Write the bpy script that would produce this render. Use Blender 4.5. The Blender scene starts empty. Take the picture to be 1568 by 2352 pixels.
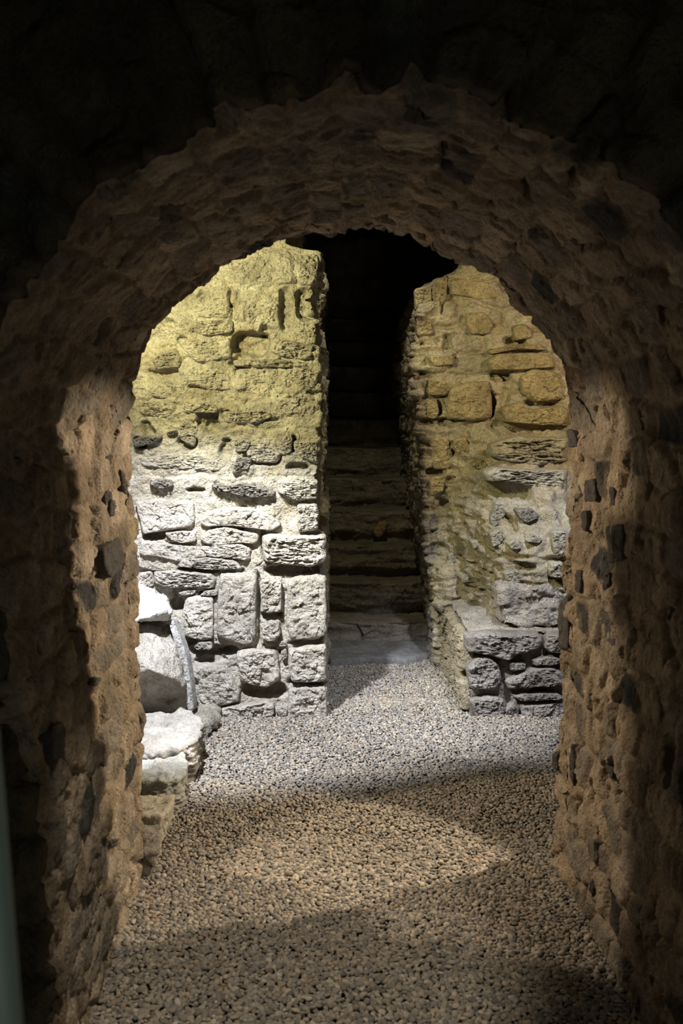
import bpy, bmesh, math
import numpy as np
from mathutils import Vector, Matrix

sc = bpy.context.scene
COL = bpy.context.collection
W, H, F = 1568.0, 2352.0, 2500.0
PITCH = math.atan(276.0 / F)
CAM = np.array([0.0, 0.0, 1.6])
RIGHT = np.array([1.0, 0, 0])
FWD = np.array([0, math.cos(PITCH), -math.sin(PITCH)])
UP = np.array([0, math.sin(PITCH), math.cos(PITCH)])

# ---------------------------------------------------------------- measuring helpers
def ray(px, py):
    return FWD + RIGHT * ((px - W / 2) / F) + UP * ((H / 2 - py) / F)

def at_plane(px, py, o, n):
    d = ray(px, py); o = np.array(o, float); n = np.array(n, float)
    return CAM + d * (np.dot(o - CAM, n) / np.dot(d, n))

def at_y(px, py, Y): return at_plane(px, py, (0, Y, 0), (0, 1, 0))
def at_z(px, py, Z): return at_plane(px, py, (0, 0, Z), (0, 0, 1))

# ---------------------------------------------------------------- noise
def _h(ix, iy, iz, s):
    n = (ix.astype(np.int64) * 374761393 + iy.astype(np.int64) * 668265263 + iz.astype(np.int64) * 2147483647 + s * 974634777) & 0xFFFFFFFF
    n = ((n ^ (n >> 13)) * 1274126177) & 0xFFFFFFFF
    n = ((n ^ (n >> 16)) * 2246822519) & 0xFFFFFFFF
    n = n ^ (n >> 15)
    return n

def hr(ix, iy, iz, s):
    return (_h(ix, iy, iz, s) & 0xFFFFFF) / float(0xFFFFFF)

def perlin(P, s=0):
    i = np.floor(P).astype(np.int64); f = P - i
    w = f * f * f * (f * (f * 6 - 15) + 10)
    out = 0
    for a in (0, 1):
        for b in (0, 1):
            for c in (0, 1):
                ix, iy, iz = i[:, 0] + a, i[:, 1] + b, i[:, 2] + c
                gx = hr(ix, iy, iz, s) * 2 - 1; gy = hr(ix, iy, iz, s + 7) * 2 - 1; gz = hr(ix, iy, iz, s + 13) * 2 - 1
                d = gx * (f[:, 0] - a) + gy * (f[:, 1] - b) + gz * (f[:, 2] - c)
                wt = (w[:, 0] if a else 1 - w[:, 0]) * (w[:, 1] if b else 1 - w[:, 1]) * (w[:, 2] if c else 1 - w[:, 2])
                out = out + d * wt
    return out * 1.3

def fbm(P, sc_, octv=5, s=0, gain=.5, ridged=False):
    P = np.asarray(P) * sc_; a = 1.0; tot = 0; out = 0
    for o in range(octv):
        n = perlin(P, s + o * 31)
        if ridged: n = .5 - np.abs(n) * 1.6
        out = out + n * a; tot += a
        a *= gain; P = P * 2.03 + 11.7
    return out / tot * 1.6

def facets(P, sc_, s=0):
    """broken planar chips: each Voronoi cell is a tilted plane"""
    P = np.asarray(P) * sc_
    i = np.floor(P).astype(np.int64)
    best = np.full(len(P), 1e9); val = np.zeros(len(P))
    for a in (-1, 0, 1):
        for b in (-1, 0, 1):
            for c in (-1, 0, 1):
                ix, iy, iz = i[:, 0] + a, i[:, 1] + b, i[:, 2] + c
                dx = P[:, 0] - ix - hr(ix, iy, iz, s); dy = P[:, 1] - iy - hr(ix, iy, iz, s + 1); dz = P[:, 2] - iz - hr(ix, iy, iz, s + 2)
                d = dx * dx + dy * dy + dz * dz
                v = (hr(ix, iy, iz, s + 3) - .5) + dx * (hr(ix, iy, iz, s + 4) - .5) * 1.6 + dy * (hr(ix, iy, iz, s + 5) - .5) * 1.6 + dz * (hr(ix, iy, iz, s + 6) - .5) * 1.6
                m = d < best
                best = np.where(m, d, best); val = np.where(m, v, val)
    return val

def smooth(x, a, b):
    t = np.clip((x - a) / (b - a), 0, 1); return t * t * (3 - 2 * t)

def masonry(u, v, cu, cv, seed, warp=.35, jit=.7):
    """courses of uneven stones; returns gap to the joint (m), random triple, local coordinates"""
    Pw = np.stack([u / cu * .6, v / cv * .6, np.full_like(u, seed * 3.1)], 1)
    uu = u / cu + warp * perlin(Pw, seed) * 1.5
    vv = v / cv + warp * perlin(Pw + 50, seed + 5) * 1.2
    i = np.floor(uu).astype(np.int64); j = np.floor(vv).astype(np.int64)
    f1 = np.full(len(u), 1e9); f2 = np.full(len(u), 1e9)
    R = np.zeros((3, len(u))); L = np.zeros((2, len(u)))
    for b in (-1, 0, 1):
        for a in (-2, -1, 0, 1, 2):
            ii, jj = i + a, j + b
            z = np.full_like(ii, seed)
            sx = ii + .5 + (hr(ii, jj, z, 1) - .5) * jit + .5 * (jj % 2)
            sy = jj + .5 + (hr(ii, jj, z, 2) - .5) * jit * .55
            dx = uu - sx; dy = vv - sy
            d = np.maximum(np.abs(dx) * .95, np.abs(dy)) * .65 + .35 * np.sqrt(dx * dx + dy * dy)
            m = d < f1
            f2 = np.where(m, f1, np.minimum(f2, d)); f1 = np.where(m, d, f1)
            for k in range(3): R[k] = np.where(m, hr(ii, jj, z, 10 + k), R[k])
            L[0] = np.where(m, dx, L[0]); L[1] = np.where(m, dy, L[1])
    return (f2 - f1), R, L

# ---------------------------------------------------------------- mesh helpers
def finish(name, co, faces, mat, col=None, parent=None, smooth_=True, kind=None, label=None, cat=None, group=None, origin=None):
    co = np.asarray(co, dtype=np.float32)
    me = bpy.data.meshes.new(name)
    faces = np.asarray(faces)
    if origin is None:
        origin = np.zeros(3) if parent is not None or kind == 'structure' else np.array([co[:, 0].mean(), co[:, 1].mean(), co[:, 2].min()])
    origin = np.asarray(origin, dtype=np.float32)
    k = faces.shape[1]
    me.vertices.add(len(co)); me.vertices.foreach_set('co', (co - origin).ravel())
    me.loops.add(faces.size); me.loops.foreach_set('vertex_index', faces.astype(np.int32).ravel())
    me.polygons.add(len(faces)); me.polygons.foreach_set('loop_start', np.arange(0, faces.size, k, dtype=np.int32))
    me.polygons.foreach_set('loop_total', np.full(len(faces), k, dtype=np.int32))
    me.update(calc_edges=True)
    if smooth_: me.polygons.foreach_set('use_smooth', np.ones(len(faces), dtype=bool))
    if col is not None:
        at = me.color_attributes.new('Col', 'FLOAT_COLOR', 'POINT')
        c4 = np.ones((len(co), 4), dtype=np.float32); c4[:, :3] = col
        at.data.foreach_set('color', c4.ravel())
    me.materials.append(mat)
    o = bpy.data.objects.new(name, me); COL.objects.link(o)
    if parent is None:
        o.location = origin
    else:
        o.parent = parent
        o.location = Vector(origin.tolist()) - Vector(parent.location)
    tag(o, label, cat, kind, group)
    return o

def tag(o, label=None, cat=None, kind=None, group=None):
    if label: o['label'] = label
    if cat: o['category'] = cat
    if kind: o['kind'] = kind
    if group: o['group'] = group
    return o

def empty(name, loc, label, cat, group=None):
    o = bpy.data.objects.new(name, None); COL.objects.link(o); o.location = loc
    o.empty_display_size = .1
    return tag(o, label, cat, None, group)

def grid_faces(nu, nv, flip=False):
    a = np.arange(nu * nv).reshape(nv, nu)
    q = np.stack([a[:-1, :-1], a[:-1, 1:], a[1:, 1:], a[1:, :-1]], -1).reshape(-1, 4)
    return q[:, ::-1] if flip else q

def grid_normals(P):
    du = np.gradient(P, axis=1); dv = np.gradient(P, axis=0)
    n = np.cross(du, dv); n /= np.linalg.norm(n, axis=2, keepdims=True) + 1e-9
    return n

def resample(pts, n):
    pts = np.asarray(pts, float)
    d = np.r_[0, np.cumsum(np.linalg.norm(np.diff(pts, axis=0), axis=1))]
    t = np.linspace(0, d[-1], n)
    return np.stack([np.interp(t, d, pts[:, k]) for k in range(pts.shape[1])], 1)

# ---------------------------------------------------------------- materials
def stone_mat(name, tint=(1, 1, 1), bump=.6, bdist=.006, scale=1.0, pits=.5, rough=.92, spec=.15, mott=.35):
    m = bpy.data.materials.new(name); m.use_nodes = True
    nt = m.node_tree; N = nt.nodes; L = nt.links
    bs = N['Principled BSDF']; bs.inputs['Roughness'].default_value = rough
    bs.inputs['Specular IOR Level'].default_value = spec
    geo = N.new('ShaderNodeNewGeometry')
    va = N.new('ShaderNodeVertexColor'); va.layer_name = 'Col'
    def noise(s, d, r=.6):
        n = N.new('ShaderNodeTexNoise'); n.inputs['Scale'].default_value = s * scale; n.inputs['Detail'].default_value = d
        n.inputs['Roughness'].default_value = r; L.new(geo.outputs['Position'], n.inputs['Vector']); return n
    def mix(mode, fac, a, b):
        x = N.new('ShaderNodeMix'); x.data_type = 'RGBA'; x.blend_type = mode
        if isinstance(fac, float): x.inputs[0].default_value = fac
        else: L.new(fac, x.inputs[0])
        for s, i in ((a, 6), (b, 7)):
            if isinstance(s, tuple): x.inputs[i].default_value = (*s, 1)
            else: L.new(s, x.inputs[i])
        return x.outputs[2]
    def ramp(src, a, b, ca=(0, 0, 0, 1), cb=(1, 1, 1, 1)):
        r = N.new('ShaderNodeValToRGB'); r.color_ramp.elements[0].position = a; r.color_ramp.elements[1].position = b
        r.color_ramp.elements[0].color = ca; r.color_ramp.elements[1].color = cb
        L.new(src, r.inputs[0]); return r.outputs[0]
    n1 = noise(9, 6); n2 = noise(55, 5, .7); n3 = noise(170, 3, .7)
    c = mix('MULTIPLY', 1.0, va.outputs['Color'], tint)
    lo, hi = 1 - mott, 1 + mott * .55
    c = mix('MULTIPLY', 1.0, c, ramp(n1.outputs['Fac'], .3, .7, (lo, lo * .98, lo * .94, 1), (hi, hi, hi, 1)))
    c = mix('MULTIPLY', .8, c, ramp(n2.outputs['Fac'], .35, .62, (.68, .66, .62, 1), (1.12, 1.12, 1.12, 1)))
    c = mix('MULTIPLY', .7, c, ramp(n3.outputs['Fac'], .3, .55, (.6, .58, .55, 1), (1.08, 1.08, 1.08, 1)))
    L.new(c, bs.inputs['Base Color'])
    vo = N.new('ShaderNodeTexVoronoi'); vo.inputs['Scale'].default_value = 70 * scale
    vo.feature = 'F1'; L.new(geo.outputs['Position'], vo.inputs['Vector'])
    pit = ramp(vo.outputs['Distance'], .05, .45)
    def math_(op, a, b):
        x = N.new('ShaderNodeMath'); x.operation = op
        for s, i in ((a, 0), (b, 1)):
            if isinstance(s, (int, float)): x.inputs[i].default_value = s
            else: L.new(s, x.inputs[i])
        return x.outputs[0]
    h = math_('ADD', math_('MULTIPLY', n2.outputs['Fac'], 1.3), math_('MULTIPLY', n3.outputs['Fac'], .5))
    h = math_('ADD', h, math_('MULTIPLY', pit, pits))
    h = math_('ADD', h, math_('MULTIPLY', n1.outputs['Fac'], 1.5))
    bp = N.new('ShaderNodeBump'); bp.inputs['Strength'].default_value = bump; bp.inputs['Distance'].default_value = bdist
    L.new(h, bp.inputs['Height']); L.new(bp.outputs[0], bs.inputs['Normal'])
    return m

M_WALL = stone_mat('pale_masonry', bump=.8, bdist=.012, pits=.6)
M_JAMB = stone_mat('tan_rubble', bump=.8, bdist=.012, pits=.5, mott=.4)
M_DARK = stone_mat('slate_and_pocket', bump=.6, bdist=.006, pits=.2, rough=.8, mott=.3)
M_STEP = stone_mat('worn_step', bump=.8, bdist=.01, pits=.2)
M_SLAB = stone_mat('pale_slab', bump=.6, bdist=.008, pits=.2)
def pebble_mat():
    m = bpy.data.materials.new('gravel_pebbles'); m.use_nodes = True
    N = m.node_tree.nodes; L = m.node_tree.links; bs = N['Principled BSDF']
    va = N.new('ShaderNodeVertexColor'); va.layer_name = 'Col'
    n = N.new('ShaderNodeTexNoise'); n.inputs['Scale'].default_value = 260; n.inputs['Detail'].default_value = 3
    g = N.new('ShaderNodeNewGeometry'); L.new(g.outputs['Position'], n.inputs['Vector'])
    r = N.new('ShaderNodeValToRGB'); r.color_ramp.elements[0].position = .3; r.color_ramp.elements[1].position = .7
    r.color_ramp.elements[0].color = (.75, .74, .72, 1); r.color_ramp.elements[1].color = (1.1, 1.1, 1.1, 1)
    L.new(n.outputs['Fac'], r.inputs[0])
    x = N.new('ShaderNodeMix'); x.data_type = 'RGBA'; x.blend_type = 'MULTIPLY'; x.inputs[0].default_value = 1
    L.new(va.outputs['Color'], x.inputs[6]); L.new(r.outputs[0], x.inputs[7]); L.new(x.outputs[2], bs.inputs['Base Color'])
    bs.inputs['Roughness'].default_value = .75; bs.inputs['Specular IOR Level'].default_value = .25
    return m
M_PEB = pebble_mat()

# ---------------------------------------------------------------- a stone bedded in a wall
def stone(name, W3, nrm, prot, mat, color, parent, seed, back=.05, rough=.35, round_=5.0, strata=0.0, N=110, RN=26, label=None, tilt=0.0, **kw):
    """W3: outline points on the wall plane; nrm: plane normal towards the room; prot: how far the face stands out (m)"""
    rs = np.random.RandomState(seed)
    W3 = np.asarray(W3, float)
    n = np.asarray(nrm, float); n = n / np.linalg.norm(n)
    c = W3.mean(0)
    up = np.array([0, 0, 1.0]) if abs(n[2]) < .8 else np.array([0, 1.0, 0])
    e1 = np.cross(up, n); e1 /= np.linalg.norm(e1); e2 = np.cross(n, e1)
    p = np.stack([(W3 - c) @ e1, (W3 - c) @ e2], 1)
    # one Chaikin pass keeps corners but takes off the point
    q = []
    for i in range(len(p)):
        a, b = p[i], p[(i + 1) % len(p)]
        k_ = min(.14, .009 / (np.linalg.norm(b - a) + 1e-9))
        q += [a * (1 - k_) + b * k_, a * k_ + b * (1 - k_)]
    q = np.array(q + [q[0]])
    area = .5 * abs(np.sum(q[:-1, 0] * q[1:, 1] - q[1:, 0] * q[:-1, 1]))
    sgn = np.sum(q[:-1, 0] * q[1:, 1] - q[1:, 0] * q[:-1, 1])
    if sgn < 0: q = q[::-1]
    size = math.sqrt(area)
    b = resample(q, N + 1)[:-1]
    cc = b.mean(0)
    ts = np.r_[1.0, 1.0, 1.0, .985, .955, .91, np.linspace(.85, .08, RN)]
    hs = np.r_[-back, -back * .4, .0, 0, 0, 0, np.zeros(RN)]
    prof = (1 - np.clip(ts, 0, 1) ** (round_ * 3)) ** (1 / 2.2)
    pts = []
    for t, h0, pr in zip(ts, hs, prof):
        xy = cc + (b - cc) * t
        h = np.full(N, h0 if h0 < 0 else prot * pr)
        pts.append(np.column_stack([xy, h]))
    pts = np.array(pts)                                    # (R,N,3)
    R = len(ts)
    P = c + pts[..., 0:1] * e1 + pts[..., 1:2] * e2 + pts[..., 2:3] * n
    flat = P.reshape(-1, 3)
    A = max(min(prot, size * .25), .012) * rough
    fac = np.repeat(np.clip((1 - ts) * 6, .25, 1), N)
    off = seed * 1.37
    q3 = flat + off
    d = A * (.55 * facets(q3, 2.0 / size, seed) + .5 * fbm(q3, 3.0 / size, 3, seed) + .5 * facets(q3, 7.0 / size, seed + 3)) + .0045 * fbm(q3, 40, 4, seed + 6) + .003 * facets(q3, 60, seed + 8) - .006 * smooth(fbm(q3, 22, 3, seed + 12), .35, .7)
    if strata:
        qs = q3 * np.array([1, 1, 6.0])
        d = d + A * strata * fbm(qs, 3 / size, 4, seed + 9, ridged=True)
    flat = flat + n * (d * fac)[:, None]
    # ragged outline
    rad = flat - c; rad = rad - np.outer(rad @ n, n)
    jit = fbm(q3 + 5, 5 / size, 4, seed + 4) * .05
    flat = flat + rad * (jit * np.repeat(np.clip(ts * 1.0, 0, 1) ** 3, N))[:, None]
    if tilt: flat = flat + n * ((flat - c)[:, 2] * tilt)[:, None]
    ctr = flat[-N:].mean(0)
    V = np.vstack([flat, ctr])
    faces = []
    idx = np.arange(R * N).reshape(R, N)
    nx = np.roll(idx, -1, axis=1)
    q4 = np.stack([idx[:-1], nx[:-1], nx[1:], idx[1:]], -1).reshape(-1, 4)
    tri = np.stack([idx[-1], nx[-1], np.full(N, R * N)], -1)
    f3 = np.vstack([q4[:, [0, 1, 2]], q4[:, [0, 2, 3]], tri])
    cvar = 1 + .12 * fbm(V * 1.0, 4, 3, seed)
    colr = np.outer(cvar, color)
    return finish(name, V, f3, mat, colr, parent, label=label, **kw)

def hull_rock(name, pts, mat, color, seed, parent=None, amp=.012, sub=5, bevel=.015, strata=.0, **kw):
    bm = bmesh.new()
    for p in pts: bm.verts.new(p)
    r = bmesh.ops.convex_hull(bm, input=bm.verts)
    bmesh.ops.delete(bm, geom=[v for v in bm.verts if not v.link_faces], context='VERTS')
    bm.normal_update()
    pn = np.array([f_.normal[:] for f_ in bm.faces]); pp = np.array([f_.verts[0].co[:] for f_ in bm.faces])
    bm.free()
    P0 = np.array([list(map(float, x)) for x in pts]); lo, hi = P0.min(0), P0.max(0)
    cen = P0.mean(0) * .5 + (lo + hi) * .25; ext = (hi - lo) / 2
    if np.mean(np.sum(pn * (pp - cen), 1)) < 0: pn = -pn
    bm = bmesh.new(); bmesh.ops.create_icosphere(bm, subdivisions=6, radius=1); bm.verts.index_update()
    dv = np.array([v_.co[:] for v_ in bm.verts]); fs = np.array([[v_.index for v_ in f_.verts] for f_ in bm.faces]); bm.free()
    dv = dv * ext; 
    off = np.maximum(np.sum(pn * (pp - cen), 1), .004)
    den = np.maximum(dv @ pn.T / off, 0)
    k_ = 46.0 if bevel < .016 else 30.0
    rr = 1.0 / (np.sum(den ** k_, 1) ** (1 / k_) + 1e-9)
    co = cen + dv * rr[:, None]
    no = np.zeros_like(co)
    fn = np.cross(co[fs[:, 1]] - co[fs[:, 0]], co[fs[:, 2]] - co[fs[:, 0]])
    for k2 in range(3): np.add.at(no, fs[:, k2], fn)
    no /= np.linalg.norm(no, axis=1, keepdims=True) + 1e-12
    q = co + seed * 1.7
    d = amp * (facets(q, 9, seed) + fbm(q, 14, 5, seed) + .5 * facets(q, 25, seed + 3))
    if strata: d = d + amp * strata * fbm(q * np.array([1, 1, 7]), 9, 4, seed + 2, ridged=True)
    co = co + no * d[:, None]
    colr = np.outer(1 + .15 * fbm(co, 6, 3, seed), color)
    return finish(name, co, fs, mat, colr, parent, **kw)

# crop coordinate conversions (measured on enlarged views of the photograph)
def crop(ox, oy, s): return lambda pts: [(ox + x / s, oy + y / s) for x, y in pts]
C1 = crop(280, 1150, 3.136); C2 = crop(280, 540, 3.136); C3 = crop(900, 580, 3.136); C4 = crop(900, 1150, 3.136)
C5 = crop(700, 980, 3.795); C6 = crop(0, 1500, 2.76); C7 = crop(1100, 1500, 2.76); C8 = crop(0, 700, 2.94); C9 = crop(1150, 500, 2.352)

PALE = (.50, .475, .43); PALE2 = (.43, .41, .375); GREYS = (.33, .31, .29); TAN = (.40, .325, .245); OCHRE = (.42, .36, .25); SLATE = (.05, .05, .052)
rs = np.random.RandomState(4)

# ================================================================ THE ARCHWAY (thick rubble wall with a vaulted passage)
YF, YN = 3.58, 2.28
far_left = [(345, 2040), (344, 1960), (338, 1880), (332, 1780), (331, 1700), (327, 1600), (325, 1500), (320, 1400), (318, 1300), (322, 1200), (310, 1100), (304, 1020), (306, 960)]
far_arch = [(306, 960), (318, 890), (328, 840), (338, 800), (362, 765), (400, 722), (440, 680), (500, 634), (545, 606), (600, 583), (650, 568), (690, 556), (735, 550), (785, 545), (800, 534), (830, 530), (880, 541), (930, 556), (980, 577), (1030, 596), (1075, 618), (1120, 645), (1160, 690), (1190, 722), (1225, 757), (1252, 795), (1275, 832), (1288, 890), (1303, 960)]
far_right = [(1303, 960), (1303, 1030), (1298, 1120), (1296, 1230), (1285, 1300), (1289, 1350), (1281, 1450), (1280, 1560), (1282, 1640), (1274, 1720), (1268, 1800), (1260, 1900), (1258, 1960), (1258, 2040)]
near_arch = [(-60, 1000), (-30, 860), (20, 740), (80, 640), (160, 560), (215, 470), (290, 440), (370, 365), (450, 335), (530, 285), (600, 258), (690, 240), (784, 220), (900, 222), (990, 228), (1090, 240), (1150, 268), (1210, 298), (1290, 335), (1390, 395), (1480, 450), (1550, 560), (1620, 700), (1680, 830), (1720, 1000)]
def P_at(pts, Y): return np.array([at_y(x, y, Y) for x, y in pts])
FL, FA, FR = P_at(far_left, YF), P_at(far_arch, YF), P_at(far_right, YF)
NA = P_at(near_arch, YN)
# near jambs follow the passage base lines seen on the gravel
lb = at_z(215, 2352, 0); rb = at_z(1462, 2325, 0)
def extrap(far, mid): t = (YN - far[1]) / (mid[1] - far[1]); return far[0] + (mid[0] - far[0]) * t
xl = extrap(at_z(345, 2000, 0), lb); xr = extrap(at_z(1260, 1960, 0), rb)
NL = np.array([[xl, YN, -.06], [xl - .005, YN, .6], [NA[0, 0], YN, NA[0, 2]]])
NR = np.array([[NA[-1, 0], YN, NA[-1, 2]], [xr + .005, YN, .6], [xr, YN, -.06]])
FL[0, 2] = -.06; FR[-1, 2] = -.06
nj, na, nd = 200, 300, 190
def ring(a, b, c): return np.vstack([resample(a, nj), resample(b, na)[1:], resample(c, nj)[1:]])
RF, RN_ = ring(FL, FA, FR), ring(NL, NA, NR)
nu = len(RF)
t = np.linspace(0, 1, nd)[:, None, None]
G = RN_[None] * (1 - t) + RF[None] * t                       # (depth, ring, 3)
sl = np.r_[0, np.cumsum(np.linalg.norm(np.diff((RF + RN_) / 2, axis=0), axis=1))]
S = np.broadcast_to(sl[None], (nd, nu)); D = G[..., 1]
nrm = grid_normals(G)
ctr = np.array([0, 3.0, 1.2])
if np.mean(np.sum(nrm * (ctr - G), 2)) < 0: nrm = -nrm
flat = G.reshape(-1, 3); u = D.ravel(); v = S.ravel(); nf = nrm.reshape(-1, 3)
gap, R, Lc = masonry(u + .25 * v * 0, v, .19, .105, 3)
sm = smooth(gap, .03, .22)
h = sm * (.006 + .012 * R[0]) + sm * (Lc[0] * (R[1] - .5) + Lc[1] * (R[2] - .5)) * .018
h += .014 * fbm(flat, 3.2, 4, 5) + .006 * facets(flat, 9, 2) + .009 * fbm(flat * np.array([1, 1, .7]), 22, 5, 8) + .003 * facets(flat, 30, 12)
h -= .04 * smooth(fbm(flat * np.array([1, 1, .6]), 11, 3, 77), .38, .55)                      # lost stones, dark pockets
edge = np.minimum(u - YN, YF - u)
h -= .02 * (1 - smooth(edge, 0, .05)) * (.5 + fbm(flat, 8, 3, 9))
h -= .015
flat2 = flat + nf * h[:, None]
ragged = (smooth(u, YF - .35, YF)) * .03 * facets(flat, 8, 44)
flat2[:, 1] += ragged
def jamb_colour(R, sm, flat):
    base = np.outer(np.ones(len(flat)), TAN)
    st = np.array([(.42, .335, .25), (.36, .30, .235), (.46, .385, .30), (.30, .265, .225)])
    k = (R[1] * 3.999).astype(int)
    c = base * (1 - sm[:, None]) + (st[k] * (.8 + .4 * R[2])[:, None]) * sm[:, None]
    dk = ((R[0] < .09) & (R[2] < .6))[:, None] * sm[:, None]
    c = c * (1 - dk) + np.array(SLATE) * 1.6 * dk
    og = smooth(fbm(flat, 5, 3, 21), .1, .5)[:, None]
    c = c * (1 - .35 * og) + np.array((.46, .36, .22)) * .35 * og
    return c
colr = jamb_colour(R, sm, flat)
arch = empty('stone_archway', (0, (YF + YN) / 2, 0), 'thick rubble stone archway with rounded vault, dark overhead and tan-lit side walls', 'archway')
q = grid_faces(nu, nd)
def sub_grid(name, i0, i1):
    V = flat2.reshape(nd, nu, 3)[:, i0:i1].reshape(-1, 3); c = colr.reshape(nd, nu, 3)[:, i0:i1].reshape(-1, 3)
    n_ = i1 - i0; f = grid_faces(n_, nd)
    a, b, cc = V[f[len(f) // 2, 0]], V[f[len(f) // 2, 1]], V[f[len(f) // 2, 2]]
    return finish(name, V, f, M_JAMB, c, arch, origin=V[0])
jl = sub_grid('jamb', 0, nj); tag(jl, 'left jamb of the passage, tan plastered rubble')
va = sub_grid('vault', nj - 1, nj - 1 + na); tag(va, 'curved underside of the vault')
jr = sub_grid('jamb', nj + na - 2, nu); tag(jr, 'right jamb of the passage, tan rubble with dark slates')

def face_around(name, ringpts, Y, side, seed):
    """rubble face around the opening: radial voussoirs then coursed rubble"""
    c0 = np.array([.03, Y, 1.35]); n_r = 120
    ringp = resample(ringpts, 360)
    lo = np.array([-2.6, Y, -.06]); hi = np.array([2.9, Y, 3.6])
    outs = []
    for p in ringp:
        d = p - c0
        if p[2] < c0[2]: d = np.array([math.copysign(1, d[0]), 0, 0]); q0 = np.array([lo[0] if d[0] < 0 else hi[0], Y, p[2]])
        else:
            ts = []
            if d[0] < 0: ts.append((lo[0] - c0[0]) / d[0])
            if d[0] > 0: ts.append((hi[0] - c0[0]) / d[0])
            if d[2] > 1e-6: ts.append((hi[2] - c0[2]) / d[2])
            q0 = c0 + d * min(ts)
        outs.append(q0)
    outs = np.array(outs)
    tt = (np.linspace(0, 1, n_r) ** 1.5)[:, None, None]
    Gp = ringp[None] * (1 - tt) + outs[None] * tt
    fl = Gp.reshape(-1, 3)
    dx = fl[:, 0] - c0[0]; dz = fl[:, 2] - c0[2]
    rr = np.sqrt(dx * dx + dz * dz); th = np.arctan2(dz, dx)
    g1, R1, L1 = masonry(rr, th, .36, .13, seed)
    g2, R2, L2 = masonry(fl[:, 0], fl[:, 2], .3, .16, seed + 2)
    vs = (rr < 1.15) & (dz > 0)
    g = np.where(vs, g1, g2); s_ = smooth(g, .02, .16)
    Rr = np.where(vs, R1, R2)
    h = s_ * (.02 + .04 * Rr[0]) + .02 * fbm(fl, 4, 4, seed) + .02 * facets(fl, 9, seed)
    e = np.repeat(smooth(np.linspace(0, 1, n_r), 0, .04), 360)
    V = fl.copy(); V[:, 1] += side * h * e
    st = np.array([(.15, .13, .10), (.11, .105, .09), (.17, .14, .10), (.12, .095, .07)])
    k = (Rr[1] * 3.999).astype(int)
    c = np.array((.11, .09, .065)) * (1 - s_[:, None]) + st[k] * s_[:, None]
    return finish(name, V, grid_faces(360, n_r), M_JAMB, c, arch, origin=V[0])
NEAR = flat2.reshape(nd, nu, 3)[0]; FAR = flat2.reshape(nd, nu, 3)[-1]
o = face_around('front_face', NEAR, YN, -1, 31); tag(o, 'dark front face with radiating arch stones')
o = face_around('rear_face', FAR, YF, 1, 37)

# dark slates set into the jambs, and dark pieces standing in for shaded pockets
PLn = np.array([at_z(345, 2000, 0), lb]); PRn = np.array([at_z(1260, 1960, 0), rb])
def jamb_plane(pts):
    d = pts[1] - pts[0]; n = np.cross(d, (0, 0, 1.0)); n /= np.linalg.norm(n)
    if n[0] * (0 - pts[0][0]) < 0: n = -n
    return n
nL, nR = jamb_plane(PLn), jamb_plane(PRn)
from mathutils.bvhtree import BVHTree
def bvh(o):
    dg = None
    me = o.data
    vs = [ (o.matrix_world @ v.co) for v in me.vertices]
    off = Vector(o.location) + (Vector(o.parent.location) if o.parent else Vector())
    vs = [Vector(v.co) + off for v in me.vertices]
    return BVHTree.FromPolygons(vs, [p.vertices[:] for p in me.polygons])
bl, br = bvh(jl), bvh(jr)
def hit(b, px, py):
    r = b.ray_cast(Vector(CAM.tolist()), Vector(ray(px, py).tolist()))
    return np.array(r[0]) if r[0] is not None else None
def jamb_stone(pts, side, seed, color=SLATE, prot=.014):
    b, n, base = (bl, nL, PLn) if side == 'l' else (br, nR, PRn)
    cx, cy = np.mean([p[0] for p in pts]), np.mean([p[1] for p in pts])
    c = hit(b, cx, cy)
    if c is None: return
    W3 = [at_plane(x, y, c, n) for x, y in pts]
    stone('stone_or_pocket', W3, n, prot, M_DARK, color, arch, seed, back=.05, rough=.4, N=48, RN=8, strata=.6)
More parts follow.
